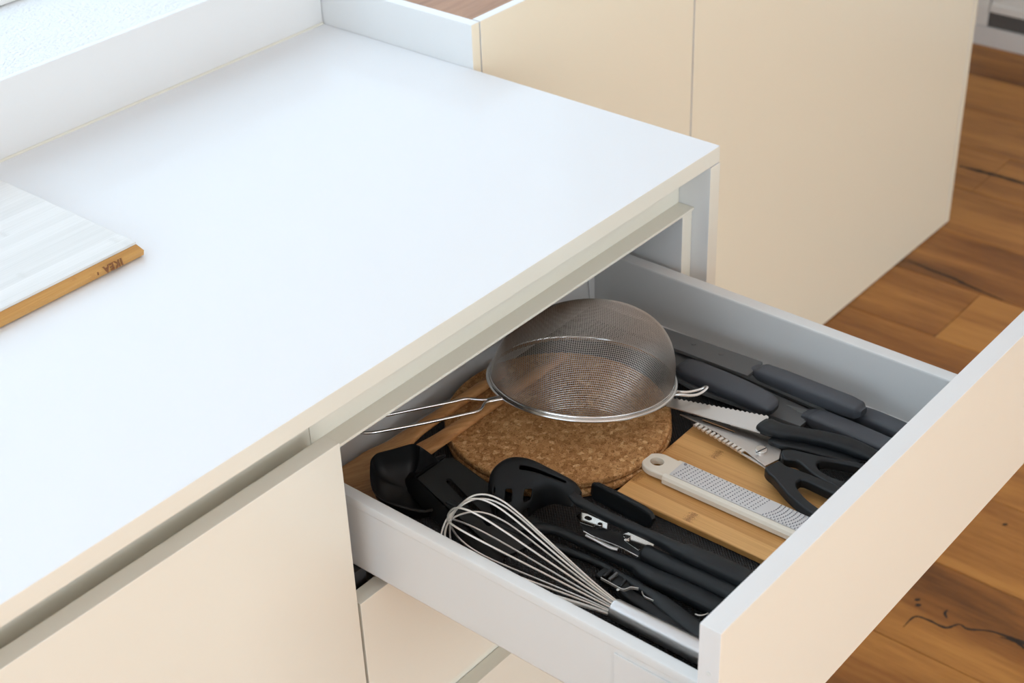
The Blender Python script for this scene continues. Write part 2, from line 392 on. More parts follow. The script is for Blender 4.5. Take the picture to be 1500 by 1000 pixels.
# right-hand wall with a glazed white door seen past the tall cabinets
bm = box(FX1, FX1+.1, FY0, FY1, 0, 2.62, 0)
structure('wall_right', bm, M['wall'], smooth=0)
structure('baseboard_right', box(2.532, FX1, FY0, 1.0, 0, .056, .004), M['white'])
d = structure('door_1', box(2.538, 2.60, -.30, .768, .099, 2.1, .003), M['frame'])
structure('bottom_rail', box(2.530, 2.540, -.30, .768, .1, .122, .002), M['frame'], d)
structure('door_frame', box(2.534, 2.66, .772, .86, .0565, 2.16, .003), M['frame'], d)
structure('door_sweep', box(2.536, 2.60, -.30, .7715, .0575, .098, .001), M['guard'], d)
# window, sill, upstand
structure('trim_1', box(-2.9, -.0005, YW, YW+.009, H, ZU, .0015), M['white'])
structure('trim_2', sweep([(-2.9, YW-.0005, H+.0006), (-.002, YW-.0005, H+.0006)], .0022, .0022, n=10), M['front'])
structure('trim_3', box(-2.9, -.0005, YW+.0095, 1.0, .96, ZU-.0015, .001), M['plaster'])
w = structure('window_1', bmesh.new(), M['frame'])
def wpart(n, *b): return structure(n, box(*b, .003), M['frame'], w)
wpart('frame_rail', WX0, WX1, .872, .935, ZU-.001, ZU+.012)
wpart('frame_rail', WX0, WX1, .872, .935, WZ1-.06, WZ1)
for x in (WX0, -.93, WX1-.06): wpart('frame_stile', x, x+.06, .873, .934, ZU+.0115, WZ1-.0595)
gl, N_, L_, P_ = nt('window_glass'); P_.inputs['Transmission Weight'].default_value = 1; P_.inputs['Roughness'].default_value = 0; P_.inputs['IOR'].default_value = 1.02
for a, b in ((WX0+.06, -.93), (-.87, WX1-.06)):
    structure('pane', box(a, b, .90, .904, ZU+.0115, WZ1-.0595, 0), gl, w, 0)

# ------------------------------------------------------------------ worktop and base cabinets
wt = tag(finish('worktop', box(-2.9, 0, 0, YW-.0004, .8879, H, .0012), [M['gloss'], M['front']]), 'glossy white worktop under the window with a bamboo board at its left end', 'worktop')
for p in wt.data.polygons: p.material_index = 1 if p.normal.y < -.8 else 0

cab = thing('drawer_cabinet', 'white base cabinet with its top drawer pulled open, below the worktop corner', 'cabinet', (-.33, .3, 0))
CL, CR = -.6365, -.0205
panel('end_panel', box(CR, -.0002, -.0012, YW-.006, 0, .8876, .0008), cab)
panel('carcass_side', box(-.0408, CR-.0002, .0227, .60, .08, .8262, .0006), cab)
finish('carcass_side', box(CL, CL+.0165, .0227, .60, .08, .8262, .0006), M['carc'], cab)
finish('carcass_back', box(CL+.0166, -.0409, .585, .60, .08, .82, 0), M['carc'], cab, 0)
finish('carcass_bottom', box(CL+.0166, -.0409, .03, .585, .08, .098, 0), M['carc'], cab, 0)
finish('plinth', box(CL, CR-.0005, .07, .086, 0, .0795, 0), M['front'], cab, 0)
# finger rail under the worktop: a recessed web and a ledge
rail = box(CL, CR-.0003, .0423, .052, .8264, .8877, .0004); box(CL, CR-.0003, .0197, .0430, .8264, .8301, .0008, rail)
finish('finger_rail', rail, M['front'], cab)
rail = box(CL+.017, -.0412, .0243, .052, .43, .448, .0006)
finish('mid_rail', rail, M['carc'], cab)
# lower drawers, closed
for (z0, z1) in ((.4465, .6476), (.10, .4095)):
    dr = finish('lower_drawer_front', box(-.635, -.0235, -.0012, .0182, z0, z1, .0008), M['front'], cab)
rail = box(CL+.0005, CR-.001, .0187, .030, .40, .4462, .0004)
finish('finger_rail', rail, M['front'], cab)
# the open drawer
dr = finish('drawer', box(-.5946, -.0700, -.4035, .134, .672, .684, .0005), M['tray'], cab)
dr['label'] = 'open white top drawer full of utensils'
def side_profile(xi, xo, name):
    # hollow steel side with softly rounded top rim
    bm = bmesh.new(); s = 1 if xo > xi else -1; t = abs(xo-xi)
    prof = [(0, .6842), (0, .7532), (.0012, .7553), (.0035, .7562), (t-.0035, .7560), (t-.001, .7548), (t, .7525), (t, .746), (t-.0012, .744), (t-.0012, .666), (t-.004, .6612), (.004, .6612), (.0, .667)]
    R0 = [bm.verts.new((xi+s*a, -.4035, z)) for a, z in prof]; R1 = [bm.verts.new((xi+s*a, .134, z)) for a, z in prof]
    k = len(prof)
    for i in range(k): bm.faces.new((R0[i], R0[(i+1) % k], R1[(i+1) % k], R1[i]))
    bm.faces.new(R0); bm.faces.new(R1)
    return finish(name, bm, M['tray'], dr, 30)
side_profile(-.5947, -.6091, 'drawer_side'); side_profile(-.0699, -.0510, 'drawer_side')
finish('drawer_back', box(-.6080, -.0520, .1341, .150, .664, .79, .0006), M['tray'], dr)
br = bmesh.new()
br = slab([(-.0705, .1338, .79), (-.0900, .1338, .79), (-.0800, .1338, .684), (-.0705, .1338, .684)], .0012, bev=.0003, down=(0, -1, 0))
finish('back_bracket', br, M['white'], dr)
ff = box(-.635, -.0190, -.4246, -.4038, .6493, .852, .0010)
ff.faces.ensure_lookup_table()
panel('drawer_front', ff, dr)
finish('bracket_cover', box(-.6100, -.6078, -.395, -.300, .672, .7385, .0007), M['tray'], dr)
finish('runner', box(-.6150, -.598, 0.026, .45, .636, .6605, .001), M['dark'], dr)
finish('runner', box(-.0615, -.0445, 0.026, .45, .636, .6605, .001), M['dark'], dr)
finish('screw_cap', slab([(-.6351+0, -.4145+.0022*math.cos(a*PI/6), .803+.0022*math.sin(a*PI/6)) for a in range(12)], .0006, bev=0, down=(-1, 0, 0)), M['carc'], dr)

lc = thing('door_cabinet', 'white base cabinet with a plain closed door, left of the open drawer', 'cabinet', (-1.1, .3, 0))
finish('door', box(-1.5383, -.6383, -.0012, .0188, .10, .8519, .0010), M['front'], lc)
finish('carcass', box(-1.54, CL-.0005, .0227, .60, .08, .8262, .0006), M['carc'], lc)
rail = box(-1.54, CL-.0005, .0423, .052, .8264, .8877, .0004); box(-1.54, CL-.0005, .0197, .0430, .8264, .8301, .0008, rail)
finish('finger_rail', rail, M['front'], lc)
finish('plinth', box(-1.54, CL-.0005, .07, .086, 0, .0795, 0), M['front'], lc, 0)

# ------------------------------------------------------------------ tall unit behind
tu = thing('sideboard_cabinet', 'cream cabinet run with flat doors and an oak top, standing behind the worktop end', 'cabinet', (.8, .6, 0))
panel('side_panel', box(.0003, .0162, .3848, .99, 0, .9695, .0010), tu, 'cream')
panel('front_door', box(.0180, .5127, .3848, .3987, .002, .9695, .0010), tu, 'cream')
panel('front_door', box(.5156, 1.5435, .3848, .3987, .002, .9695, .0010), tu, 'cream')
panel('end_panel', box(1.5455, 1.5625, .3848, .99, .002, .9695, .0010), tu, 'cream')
finish('oak_top', box(.0164, 1.5453, .3989, .99, .93, .9645, .0008), M['oaktop'], tu)
finish('carcass', box(.0164, 1.5453, .3995, .98, .003, .929, 0), M['carc'], tu, 0)

# ------------------------------------------------------------------ board on the worktop
cb = thing('cutting_board', 'bamboo board with window glare painted pale on its top and a golden edge, lying on the worktop', 'board', (-.78, .46, H))
pts = [(-1.00, .348, .9265), (-.5838, .348, .9265), (-.5838, .589, .9265), (-1.00, .589, .9265)]
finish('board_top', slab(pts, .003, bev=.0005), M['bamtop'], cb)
bm = bmesh.new()
lv = []
for dx, z in ((0, .9233), (.0035, .917), (.0030, .9112), (.001, .9092)):
    lv.append([bm.verts.new((x, y, z)) for x, y in ((-1.0-dx, .348-dx*1.9), (-.5838+dx, .348-dx*1.9), (-.5838+dx, .589+dx), (-1.0-dx, .589+dx))])
for a, b in zip(lv[:-1], lv[1:]):
    for i in range(4): bm.faces.new((a[i], a[(i+1) % 4], b[(i+1) % 4], b[i]))
bm.faces.new(lv[0]); bm.faces.new(lv[-1])
eg = finish('board_edge', bm, M['bamedge'], cb, 20)
cu = bpy.data.curves.new('brand', 'FONT'); cu.body = 'IKEA'; cu.size = .0105; cu.extrude = .0003; cu.offset = .00035; cu.space_character = 1.15
to = bpy.data.objects.new('brand', cu); COL.objects.link(to)
bpy.context.view_layer.update()
me = bpy.data.meshes.new_from_object(to.evaluated_get(bpy.context.evaluated_depsgraph_get()))
bpy.data.objects.remove(to)
tm = Matrix(((-1, 0, 0), (0, -.25, -1), (0, -1, .25))).to_4x4(); tm.translation = V(((-0.6090,0.3410,0.9254)[0], .3416, .9205))
me.transform(tm); me.materials.clear(); me.materials.append(M['burn'])
bo = bpy.data.objects.new('engraved_lettering', me); COL.objects.link(bo); bo.parent = cb; bo.matrix_parent_inverse = Matrix.Translation(cb.location).inverted()
finish('engraved_mark', box((-0.6399,0.3410,0.9234)[0]-.0015, (-0.6399,0.3410,0.9234)[0], .3408, .3420, .9150, .9180, 0), M['burn'], cb, 0)

# ------------------------------------------------------------------ things in the drawer
Z0 = .687
tag(finish('drawer_mat', box(-.5915, -.0815, -.4030, .124, .6842, Z0, .0008), M['mat']), 'black ribbed non-slip mat lining the open drawer', 'mat')

# cork trivets
for i, (c, z) in enumerate((((-.3212, -.0078), Z0), ((-.3200, -.0060), Z0+.0102))):
    tag(finish('cork_trivet', disc(c, .1262, z, z+.0098, .0032, 96), M['cork']),
        ['lower round cork trivet, lying on the black mat under the other one', 'upper round cork trivet with the sieve on it'][i], 'trivet', 'round cork trivets in the drawer')

# wooden spoons
def spoon(path, ws, hs, label, nm='wooden_spoon'):
    p = catmull(path, 8)
    o = finish(nm, sweep(p, ws, hs, n=16, p=2.6), M['spoon'])
    return tag(o, label, 'spoon', 'wooden spoons in the drawer')
spoon([(-0.2999,0.0910,0.7125), (-0.3433,0.0909,0.7125), (-0.3887,0.0920,0.7120), (-0.4303,0.0955,0.7090), (-0.4638,0.1009,0.7020), (-0.5006,0.1043,0.6965), (-0.5301,0.1045,0.6940), (-0.5525,0.1028,0.6940)],
      [.0062, .0066, .0070, .0085, .0125, .022, .025, .016], [.0048, .0050, .0050, .005, .0045, .004, .0035, .003], 'wooden spoon nearer the drawer back, its handle under the sieve')
spoon([(-0.2303,0.0558,0.7125), (-0.2866,0.0572,0.7125), (-0.3393,0.0588,0.7125), (-0.3906,0.0600,0.7120), (-0.4317,0.0639,0.7090), (-0.4651,0.0744,0.7000), (-0.5081,0.0749,0.6945), (-0.5393,0.0752,0.6935), (-0.5681,0.0750,0.6935)],
      [.0055, .0068, .0072, .0078, .0095, .0125, .021, .024, .015], [.0045, .0050, .0050, .005, .005, .0045, .004, .0035, .003], 'wooden spoon nearer the front, its handle tip showing through the sieve')

# sieve, upside down
SC, SN, SR = V((-.2741, -.0049, .7300)), V((.1541, .0389, 1)).normalized(), .1056
SU = V((0, 1, 0)).cross(SN).normalized(); SW = SN.cross(SU)
sv = thing('sieve', 'round wire mesh sieve lying upside down on the cork trivets', 'sieve', SC)
HD, RD = .082, SR-.0025
# dome profile by arc length
prof = [(0, HD)]; NP_ = 120; arc = [0]
for i in range(1, NP_+1):
    t = PI/2*i/NP_; q = (RD*math.sin(t)**.86, HD*max(0, math.cos(t))**.92 if t < PI/2-1e-6 else 0); 
    arc.append(arc[-1]+math.hypot(q[0]-prof[-1][0], q[1]-prof[-1][1])); prof.append(q)
AL = arc[-1]
def dome(a, b):
    s = math.hypot(a, b); s = min(s, AL)
    lo = 0; hi = NP_
    while hi-lo > 1:
        md = (lo+hi)//2
        if arc[md] <= s: lo = md
        else: hi = md
    f = (s-arc[lo])/max(arc[hi]-arc[lo], 1e-9)
    r = prof[lo][0]*(1-f)+prof[hi][0]*f; h = prof[lo][1]*(1-f)+prof[hi][1]*f
    th = math.atan2(b, a)
    return SC+SU*(r*math.cos(th))+SW*(r*math.sin(th))+SN*h+V((.011, -.013, 0))*(h/HD)**1.4
bm = bmesh.new(); pitch = .0024; nw = int(AL/pitch); ca, sa = math.cos(.66), math.sin(.66)
for k in range(-nw, nw+1):
    c = k*pitch
    if abs(c) > AL*.995: continue
    ext = math.sqrt(AL*AL-c*c); n = max(4, int(2*ext/.0075))
    for d_ in (0, 1):
        pth = []
        for j in range(n+1):
            t = -ext+2*ext*j/n
            a, b = (c, t) if d_ == 0 else (t, c)
            pth.append(dome(a*ca-b*sa, a*sa+b*ca))
        tube(pth, .00029, 4, bm=bm)
finish('mesh_dome', bm, M['meshm'], sv, 60, kind='stuff')
ring = [SC+SU*(SR*math.cos(2*PI*i/96))+SW*(SR*math.sin(2*PI*i/96)) for i in range(96)]
finish('rim', tube(ring, .0024, 10, closed=True), M['steel'], sv, 60)
ring2 = [p+SN*.0026-(p-SC).normalized()*.0022 for p in ring]
finish('rim_band', sweep(ring2, .0011, .0022, up=SN, n=8, p=3, closed=True), M['steel'], sv, 60)
hp = catmull([(-0.3696,0.0298,0.7434), (-0.3811,0.0347,0.7449), (-0.3898,0.0379,0.7462), (-0.3948,0.0443,0.7467), (-0.4023,0.0545,0.7474), (-0.4200,0.0614,0.7499), (-0.4643,0.0801,0.7560), (-0.4922,0.0913,0.7599), (-0.5132,0.0978,0.7629), (-0.5277,0.0953,0.7652), (-0.5347,0.0853,0.7667), (-0.5295,0.0765,0.7662), (-0.5172,0.0689,0.7646), (-0.4758,0.0495,0.7590), (-0.4312,0.0317,0.7528), (-0.4164,0.0264,0.7507), (-0.4078,0.0276,0.7493), (-0.3953,0.0331,0.7472), (-0.3860,0.0304,0.7459), (-0.3741,0.0250,0.7442)], 6)
finish('wire_handle', tube(hp, .0017, 10), M['steel'], sv, 60)
jj = catmull([(-0.3711,0.0266,0.7437), (-0.3792,0.0304,0.7448), (-0.3907,0.0342,0.7465)], 4)
finish('handle_joint', sweep(jj, .0034, .0022, up=SN, n=12, p=3), M['steel'], sv, 60)
hk = catmull([(-0.2361,-0.1027,0.7269), (-0.2323,-0.1093,0.7276), (-0.2264,-0.1179,0.7270), (-0.2196,-0.1241,0.7272), (-0.2132,-0.1279,0.7295), (-0.2083,-0.1290,0.7318), (-0.2069,-0.1254,0.7309), (-0.2100,-0.1213,0.7277), (-0.2176,-0.1138,0.7255), (-0.2252,-0.1071,0.7264), (-0.2267,-0.0981,0.7253)], 6)
finish('rest_hook', tube(hk, .0017, 10), M['steel'], sv, 60)

# black scoop (deep serving spoon)
sc = thing('serving_spoon', 'deep black nylon serving spoon with a raised rim at the back left of the drawer', 'spoon', (-0.5038,0.0593,0.6900))
rim_p = catmull([(-0.5384,0.0696,0.7335), (-0.5316,0.0741,0.7345), (-0.5235,0.0748,0.7360), (-0.5170,0.0710,0.7370), (-0.5074,0.0642,0.7380), (-0.4975,0.0566,0.7400), (-0.4918,0.0531,0.7400), (-0.4896,0.0472,0.7400), (-0.4896,0.0395,0.7395), (-0.4741,0.0349,0.7180), (-0.4703,0.0247,0.7040), (-0.4863,0.0059,0.7000), (-0.5085,-0.0043,0.6980), (-0.5303,-0.0001,0.6990), (-0.5500,0.0141,0.7100), (-0.5583,0.0348,0.7150), (-0.5572,0.0488,0.7210), (-0.5494,0.0597,0.7270)], 4, closed=True)
cen = sum(rim_p, V((0, 0, 0)))/len(rim_p)
bm = bmesh.new(); dn = V((0, 0, -1)); rings = []
for f, dz in ((1.0, 0), (.955, -.0004), (.925, .003), (.86, .013), (.70, .0195), (.4, .0225), (.1, .0230)):
    rg = []
    for p in rim_p:
        q = cen+(p-cen)*f; q.z -= dz; q.z = max(q.z, .6905); rg.append(bm.verts.new(q))
    rings.append(rg)
for a, b in zip(rings[:-1], rings[1:]):
    for i in range(len(a)): bm.faces.new((a[i], a[(i+1) % len(a)], b[(i+1) % len(a)], b[i]))
bm.faces.new(rings[-1])
o = finish('bowl', bm, M['black'], sc, 50)
md = o.modifiers.new('th', 'SOLIDIFY'); md.thickness = .0022; md.offset = -1; bake(o)
hp = catmull([(-0.5092,-0.0101,0.7040), (-0.4992,-0.0616,0.6960), (-0.4875,-0.1240,0.6930), (-0.4809,-0.1796,0.6935), (-0.4837,-0.2111,0.6945), (-0.4880,-0.2430,0.6955), (-0.4907,-0.2595,0.6960), (-0.4954,-0.2763,0.6965), (-0.5059,-0.3263,0.6965), (-0.5136,-0.3688,0.6965)], 6)
finish('handle', sweep(hp, [.0042, .0042, .0042, .0042, .0044, .005, .0068, .0095, .0100, .0095], [.004, .0035, .0035, .0035, .0045, .0055, .0065, .0075, .0075, .0065], n=16, p=3), M['blackm'], sc, 60)

# turner
tn = thing('turner', 'black nylon turner with a slotted flat blade, lying under the whisk', 'turner', (-0.4904,-0.0162,0.6905))
inner = [(-0.5067,0.0348,0.7125), (-0.4641,0.0324,0.7145), (-0.4588,0.0264,0.7145), (-0.4593,0.0163,0.7140), (-0.4695,-0.1052,0.6985), (-0.4748,-0.1139,0.6965), (-0.4831,-0.1161,0.6950), (-0.5139,-0.1073,0.6905), (-0.5259,-0.1021,0.6905), (-0.5269,-0.0922,0.6905)]
outer = [(-0.5047,0.0594,0.7015), (-0.4540,0.0541,0.7045), (-0.4429,0.0411,0.7065), (-0.4444,0.0231,0.7065), (-0.4540,-0.0970,0.6925), (-0.4642,-0.1159,0.6905), (-0.4827,-0.1201,0.6905), (-0.5200,-0.1132,0.6905), (-0.5339,-0.1071,0.6905), (-0.5359,-0.0909,0.6905)]
outer = [(-0.5109,0.0533,0.7045), (-0.5005,0.0590,0.7055), (-0.4895,0.0583,0.7060), (-0.4748,0.0529,0.7065), (-0.4669,0.0421,0.7085), (-0.4618,0.0336,0.7135)]
bm = bmesh.new()
iv = [bm.verts.new(p) for p in inner]
bm.faces.new(iv)
o = finish('blade', bm, M['nylon'], tn, 30)
md = o.modifiers.new('th', 'SOLIDIFY'); md.thickness = .0024; md.offset = -1
md = o.modifiers.new('bv', 'BEVEL'); md.width = .0008; md.segments = 2
cut = [capsule_cut((-0.4862,0.0074,0.7065), (-0.5038,-0.0624,0.7065), .0034, .68, .76)]
bake(o, cut)
# raised lip on two sides of the blade
li = catmull([(-0.5283,-0.1041,0.6905), (-0.5282,-0.0682,0.6959), (-0.5168,-0.0131,0.7040), (-0.5075,0.0303,0.7115), (-0.5063,0.0357,0.7123), (-0.5030,0.0372,0.7127), (-0.4746,0.0348,0.7138), (-0.4626,0.0328,0.7143)], 5)
lo = catmull([(-0.5407,-0.1083,0.6905), (-0.5414,-0.0684,0.6905), (-0.5279,-0.0116,0.6905), (-0.5144,0.0446,0.6990), (-0.5081,0.0563,0.7005), (-0.4968,0.0628,0.7015), (-0.4753,0.0525,0.7065), (-0.4600,0.0362,0.7135)], 5)
bm = bmesh.new(); cols = []
for a, b in zip(li, lo):
    cols.append([bm.verts.new(a*(1-f)+b*f+V((0, 0, .0022*math.sin(PI*f)))) for f in (0, .33, .66, 1)])
for a, b in zip(cols[:-1], cols[1:]):
    for i in range(3): bm.faces.new((a[i], a[i+1], b[i+1], b[i]))
o = finish('blade_lip', bm, M['black'], tn, 50)
md = o.modifiers.new('th', 'SOLIDIFY'); md.thickness = .0022; md.offset = 0; bake(o)
hp = catmull([(-0.4944,-0.0943,0.7030), (-0.4796,-0.1134,0.7020), (-0.4723,-0.1314,0.7010), (-0.4710,-0.1634,0.7005), (-0.4697,-0.2007,0.7005), (-0.4685,-0.2206,0.7005), (-0.4710,-0.2388,0.7005), (-0.4689,-0.2775,0.7000), (-0.4680,-0.3161,0.6990), (-0.4663,-0.3531,0.6980)], 6)
finish('handle', sweep(hp, [.0055, .0058, .0056, .0055, .0056, .0066, .0090, .0104, .0108, .0105], [.003, .0042, .0045, .005, .0055, .006, .0072, .0080, .0080, .007], n=16, p=3), M['blackm'], tn, 60)

# pasta server
ps = thing('pasta_server', 'black slotted pasta server lying face down against the cork trivets', 'pasta server', (-0.4383,-0.0662,0.7000))
ct = catmull([(-0.4781,-0.0411,0.7200), (-0.4704,-0.0420,0.7370), (-0.4547,-0.0493,0.7450), (-0.4462,-0.0689,0.7480), (-0.4437,-0.0981,0.7460), (-0.4396,-0.1222,0.7400), (-0.4407,-0.1334,0.7320)], 8)
cbm = catmull([(-0.4799,-0.0428,0.7040), (-0.4902,-0.0559,0.6990), (-0.4924,-0.0723,0.6960), (-0.4813,-0.0868,0.6960), (-0.4586,-0.0901,0.7010), (-0.4529,-0.1074,0.7130), (-0.4550,-0.1322,0.7220)], 8)
NQ = 16; bm = bmesh.new(); G = {}; nS = len(ct)
for i in range(nS):
    t = i/(nS-1)
    for j in range(NQ+1):
        q = j/NQ; p = ct[i].lerp(cbm[i], q)
        bul = math.sin(PI*q)**.8*(.0085*math.sin(PI*min(1, t*1.0))**.6)
        G[i, j] = bm.verts.new(p+V((-.50, -.35, .79))*bul)
for i in range(nS):
    for j, (f, dz) in enumerate(((1, -.038), (.9, -.020), (.5, -.006))):
        G[i, j-3] = bm.verts.new(ct[i]+V((.013, .011, 0))*f+V((0, 0, max(dz, .7095-ct[i].z))))
for i in range(nS-1):
    for j in range(-3, NQ):
        t, q = (i+.5)/(nS-1), (j+.5)/NQ
        if .44 < t < .80 and .12 < q < .19: continue
        if .185 < t < .215 and .44 < q < .57: continue
        if (.34 < t < .40 or .50 < t < .56) and .53 < q < .70: continue
        if q > .80 and (.10 < t < .14 or .22 < t < .28 or .36 < t < .42 or .50 < t < .56): continue
        bm.faces.new((G[i, j], G[i+1, j], G[i+1, j+1], G[i, j+1]))
bmesh.ops.delete(bm, geom=[v for v in bm.verts if not v.link_faces], context='VERTS')
o = finish('head', bm, M['black'], ps, 60)
md = o.modifiers.new('th', 'SOLIDIFY'); md.thickness = .0024; md.offset = 0
md = o.modifiers.new('sub', 'SUBSURF'); md.levels = 1; md.render_levels = 1
bake(o)
hp = catmull([(-0.4474,-0.1264,0.7320), (-0.4479,-0.1346,0.7275), (-0.4474,-0.1455,0.7255), (-0.4460,-0.1787,0.7235), (-0.4429,-0.2100,0.7215), (-0.4415,-0.2337,0.7205), (-0.4418,-0.2541,0.7200), (-0.4394,-0.2645,0.7195), (-0.4369,-0.2945,0.7180), (-0.4340,-0.3314,0.7160), (-0.4303,-0.3669,0.7140)], 6)
finish('handle', sweep(hp, [.0058, .0056, .0052, .0050, .0050, .0054, .0072, .0096, .0106, .0108, .0100], [.0030, .0036, .0042, .0048, .0052, .0056, .0064, .0072, .0078, .0078, .007], n=16, p=3), M['blackm'], ps, 60)

# whisk
wk = thing('whisk', 'steel balloon whisk with a tubular handle beside the near drawer side', 'whisk', (-0.5218,-0.2354,0.6900))
E0, T0 = V((-0.5298,-0.2422,0.7005)), V((-0.5624,-0.0614,0.7430))
wa = (T0-E0); WL = wa.length; wa.normalize(); ws_ = wa.cross(V((0, 0, 1))).normalized(); wu = ws_.cross(wa)
pr_ = [(0, .0072), (.15, .0122), (.32, .0198), (.5, .0284), (.66, .0360), (.79, .0398), (.89, .0370), (.96, .0255), (1.0, 0)]
for k in range(6):
    ph = PI*(k+.62)/6; L = WL*(1-.010*(k % 3)); dirv = ws_*math.cos(ph)+wu*math.sin(ph)
    pts = [E0-wa*.01+dirv*.0066]+[E0+wa*(L*t)+dirv*r for t, r in pr_]+[E0+wa*(L*t)-dirv*r for t, r in reversed(pr_[:-1])]+[E0-wa*.01-dirv*.0066]
    finish('wire_loop', tube(catmull(pts, 7), .00102, 8), M['wire'], wk, 60)
hd = V(((-0.5282,-0.3345,0.7000)))-E0; hd.normalize()
finish('handle', tube([E0-hd*.002, E0-hd*.0014, E0, E0+hd*.03, E0+hd*.06, E0+hd*.09, E0+hd*.12, E0+hd*.140, E0+hd*.143], [.0085, .0100, .0104, .0108, .0112, .0114, .0114, .0112, .0095], 32), M['brushed'], wk, 50)

# can opener
co = thing('can_opener', 'can opener with steel jaws and round black handles between the black utensils', 'opener', (-0.4383,-0.1731,0.6900))
pl = [(-0.4535,-0.1361,0.7120), (-0.4458,-0.1363,0.7120), (-0.4437,-0.1426,0.7120), (-0.4432,-0.1681,0.7120), (-0.4513,-0.1733,0.7120), (-0.4525,-0.1614,0.7120), (-0.4567,-0.1594,0.7120), (-0.4591,-0.1457,0.7120)]
o = finish('jaw_plate', slab(pl, .0016, bev=.0003), M['steel'], co, 30)
bake(o, [capsule_cut((-0.4489,-0.1465,0.7120), (-0.4489,-0.1492,0.7120), .0028, .70, .72)])
pl = [(-0.4576,-0.1445,0.7095), (-0.4551,-0.1565,0.7095), (-0.4585,-0.1608,0.7095), (-0.4501,-0.1647,0.7095), (-0.4457,-0.1827,0.7095), (-0.4468,-0.2088,0.7095), (-0.4528,-0.2214,0.7095), (-0.4631,-0.2190,0.7095), (-0.4633,-0.1959,0.7095), (-0.4661,-0.1700,0.7095), (-0.4656,-0.1551,0.7095)]
finish('lower_jaw', slab(pl, .0014, bev=.0003), M['blackm'], co, 30)
ed = catmull([(-0.4650,-0.1546,0.7088), (-0.4655,-0.1695,0.7088), (-0.4627,-0.1954,0.7088), (-0.4628,-0.2204,0.7088)], 4)
finish('jaw_edge', tube(ed, .0008, 8), M['steel'], co)
ed = catmull([(-0.4658,-0.1586,0.7070), (-0.4663,-0.1736,0.7070), (-0.4667,-0.1883,0.7070), (-0.4643,-0.1966,0.7070)], 4)
finish('feed_wheel', sweep(ed, .0025, .0010, n=10, p=3), M['blade'], co)
pl = [(-0.4471,-0.1914,0.7105), (-0.4396,-0.1917,0.7105), (-0.4392,-0.2223,0.7105), (-0.4438,-0.2248,0.7105), (-0.4479,-0.2179,0.7105), (-0.4570,-0.2162,0.7105), (-0.4531,-0.1958,0.7105)]
finish('pivot_plate', slab(pl, .0014, bev=.0003), M['steel'], co, 30)
c = (-0.4475,-0.1954,0.7110); finish('rivet', disc(c, .0040, .7105, .7130, .0006, 20), M['steel'], co, 30)
c2 = (-0.4503,-0.1971,0.7133); finish('rivet_head', disc(c2, .0022, .7128, .7136, .0003, 16), M['dark'], co, 30)
c = (-0.4515,-0.1649,0.7140); finish('gear_stud', disc(c, .0028, .7110, .7150, .0006, 16), M['steel'], co, 30)
hp = [V((-0.4515,-0.2180,0.7060)), V((-0.4515,-0.2197,0.7060)), V((-0.4515,-0.2222,0.7060)), V((-0.4512,-0.2490,0.7055)), V((-0.4495,-0.2878,0.7050)), V((-0.4486,-0.3338,0.7045)), V((-0.4476,-0.3634,0.7040))]
finish('handle_grip', tube(hp, [.0060, .0086, .0094, .0100, .0104, .0104, .0098], 24), M['blackm'], co, 50)
hp = [q+V((-.011, .002, -.0085)) for q in hp]
finish('handle_grip', tube(hp, [.0045, .0060, .0065, .0068, .0070, .0070, .0066], 24), M['blackm'], co, 50)

# black silicone scraper standing between the server and the bamboo board
t0 = [(-0.3991,-0.1162,0.7040), (-0.4006,-0.1236,0.7040), (-0.4012,-0.1497,0.7035), (-0.4022,-0.1765,0.7030), (-0.4033,-0.1893,0.7020), (-0.4046,-0.1953,0.7005)]
o = finish('silicone_scraper', sweep(catmull(t0, 5), [.0030, .0038, .0038, .0036, .0034, .0028], [.0075, .0100, .0105, .0105, .0100, .0070], up=(.25, .35, 1), n=20, p=4), M['blackm'])
tag(o, 'small black silicone scraper head standing on edge by the bamboo board', 'scraper')

# peeler under the handles
pe = thing('peeler', 'black peeler with ridged head and thin steel blade beside the whisk handle', 'peeler', (-0.4881,-0.2102,0.6900))
body = catmull([(-0.4890,-0.1958,0.6935), (-0.4905,-0.2079,0.6940), (-0.4973,-0.2269,0.6950), (-0.5031,-0.2394,0.6955), (-0.5039,-0.2586,0.6945), (-0.5088,-0.2937,0.6945), (-0.5139,-0.3318,0.6945)], 6)
finish('handle', sweep(body, [.010, .0105, .0085, .0065, .0075, .0085, .0080], [.0040, .0045, .0055, .0060, .0060, .0060, .0055], n=16, p=3), M['black'], pe, 60)
for a, b in (((884, 846), (897, 834)), ((892, 850), (904, 840)), ((908, 858), (917, 849))):
    pass
finish('ridge', sweep([(-0.5005,-0.2062,0.7000), (-0.4860,-0.2053,0.7000)], .0020, .0022, n=10, p=3), M['blackm'], pe)
finish('ridge', sweep([(-0.5004,-0.2128,0.7000), (-0.4876,-0.2131,0.7000)], .0016, .0022, n=10, p=3), M['guard'], pe)
finish('ridge', sweep([(-0.5018,-0.2270,0.7000), (-0.4907,-0.2253,0.7000)], .0020, .0022, n=10, p=3), M['blackm'], pe)
bl = catmull([(-0.5065,-0.2075,0.7040), (-0.5068,-0.2184,0.7040), (-0.5070,-0.2333,0.7040), (-0.5038,-0.2366,0.7040), (-0.4998,-0.2385,0.7040), (-0.4966,-0.2451,0.7040)], 6)
finish('blade', sweep(bl, .0004, .0018, n=8, p=3), M['wire'], pe)
bl = catmull([(-0.4959,-0.2487,0.7020), (-0.4998,-0.2539,0.7020), (-0.5002,-0.2574,0.7020), (-0.4997,-0.2650,0.7020)], 6)
finish('blade_clip', sweep(bl, .0004, .0014, n=8, p=3), M['wire'], pe)
finish('pin', disc((-0.5079,-0.2290,0.7010), .0016, .6990, .7025, .0004, 12), M['steel'], pe)

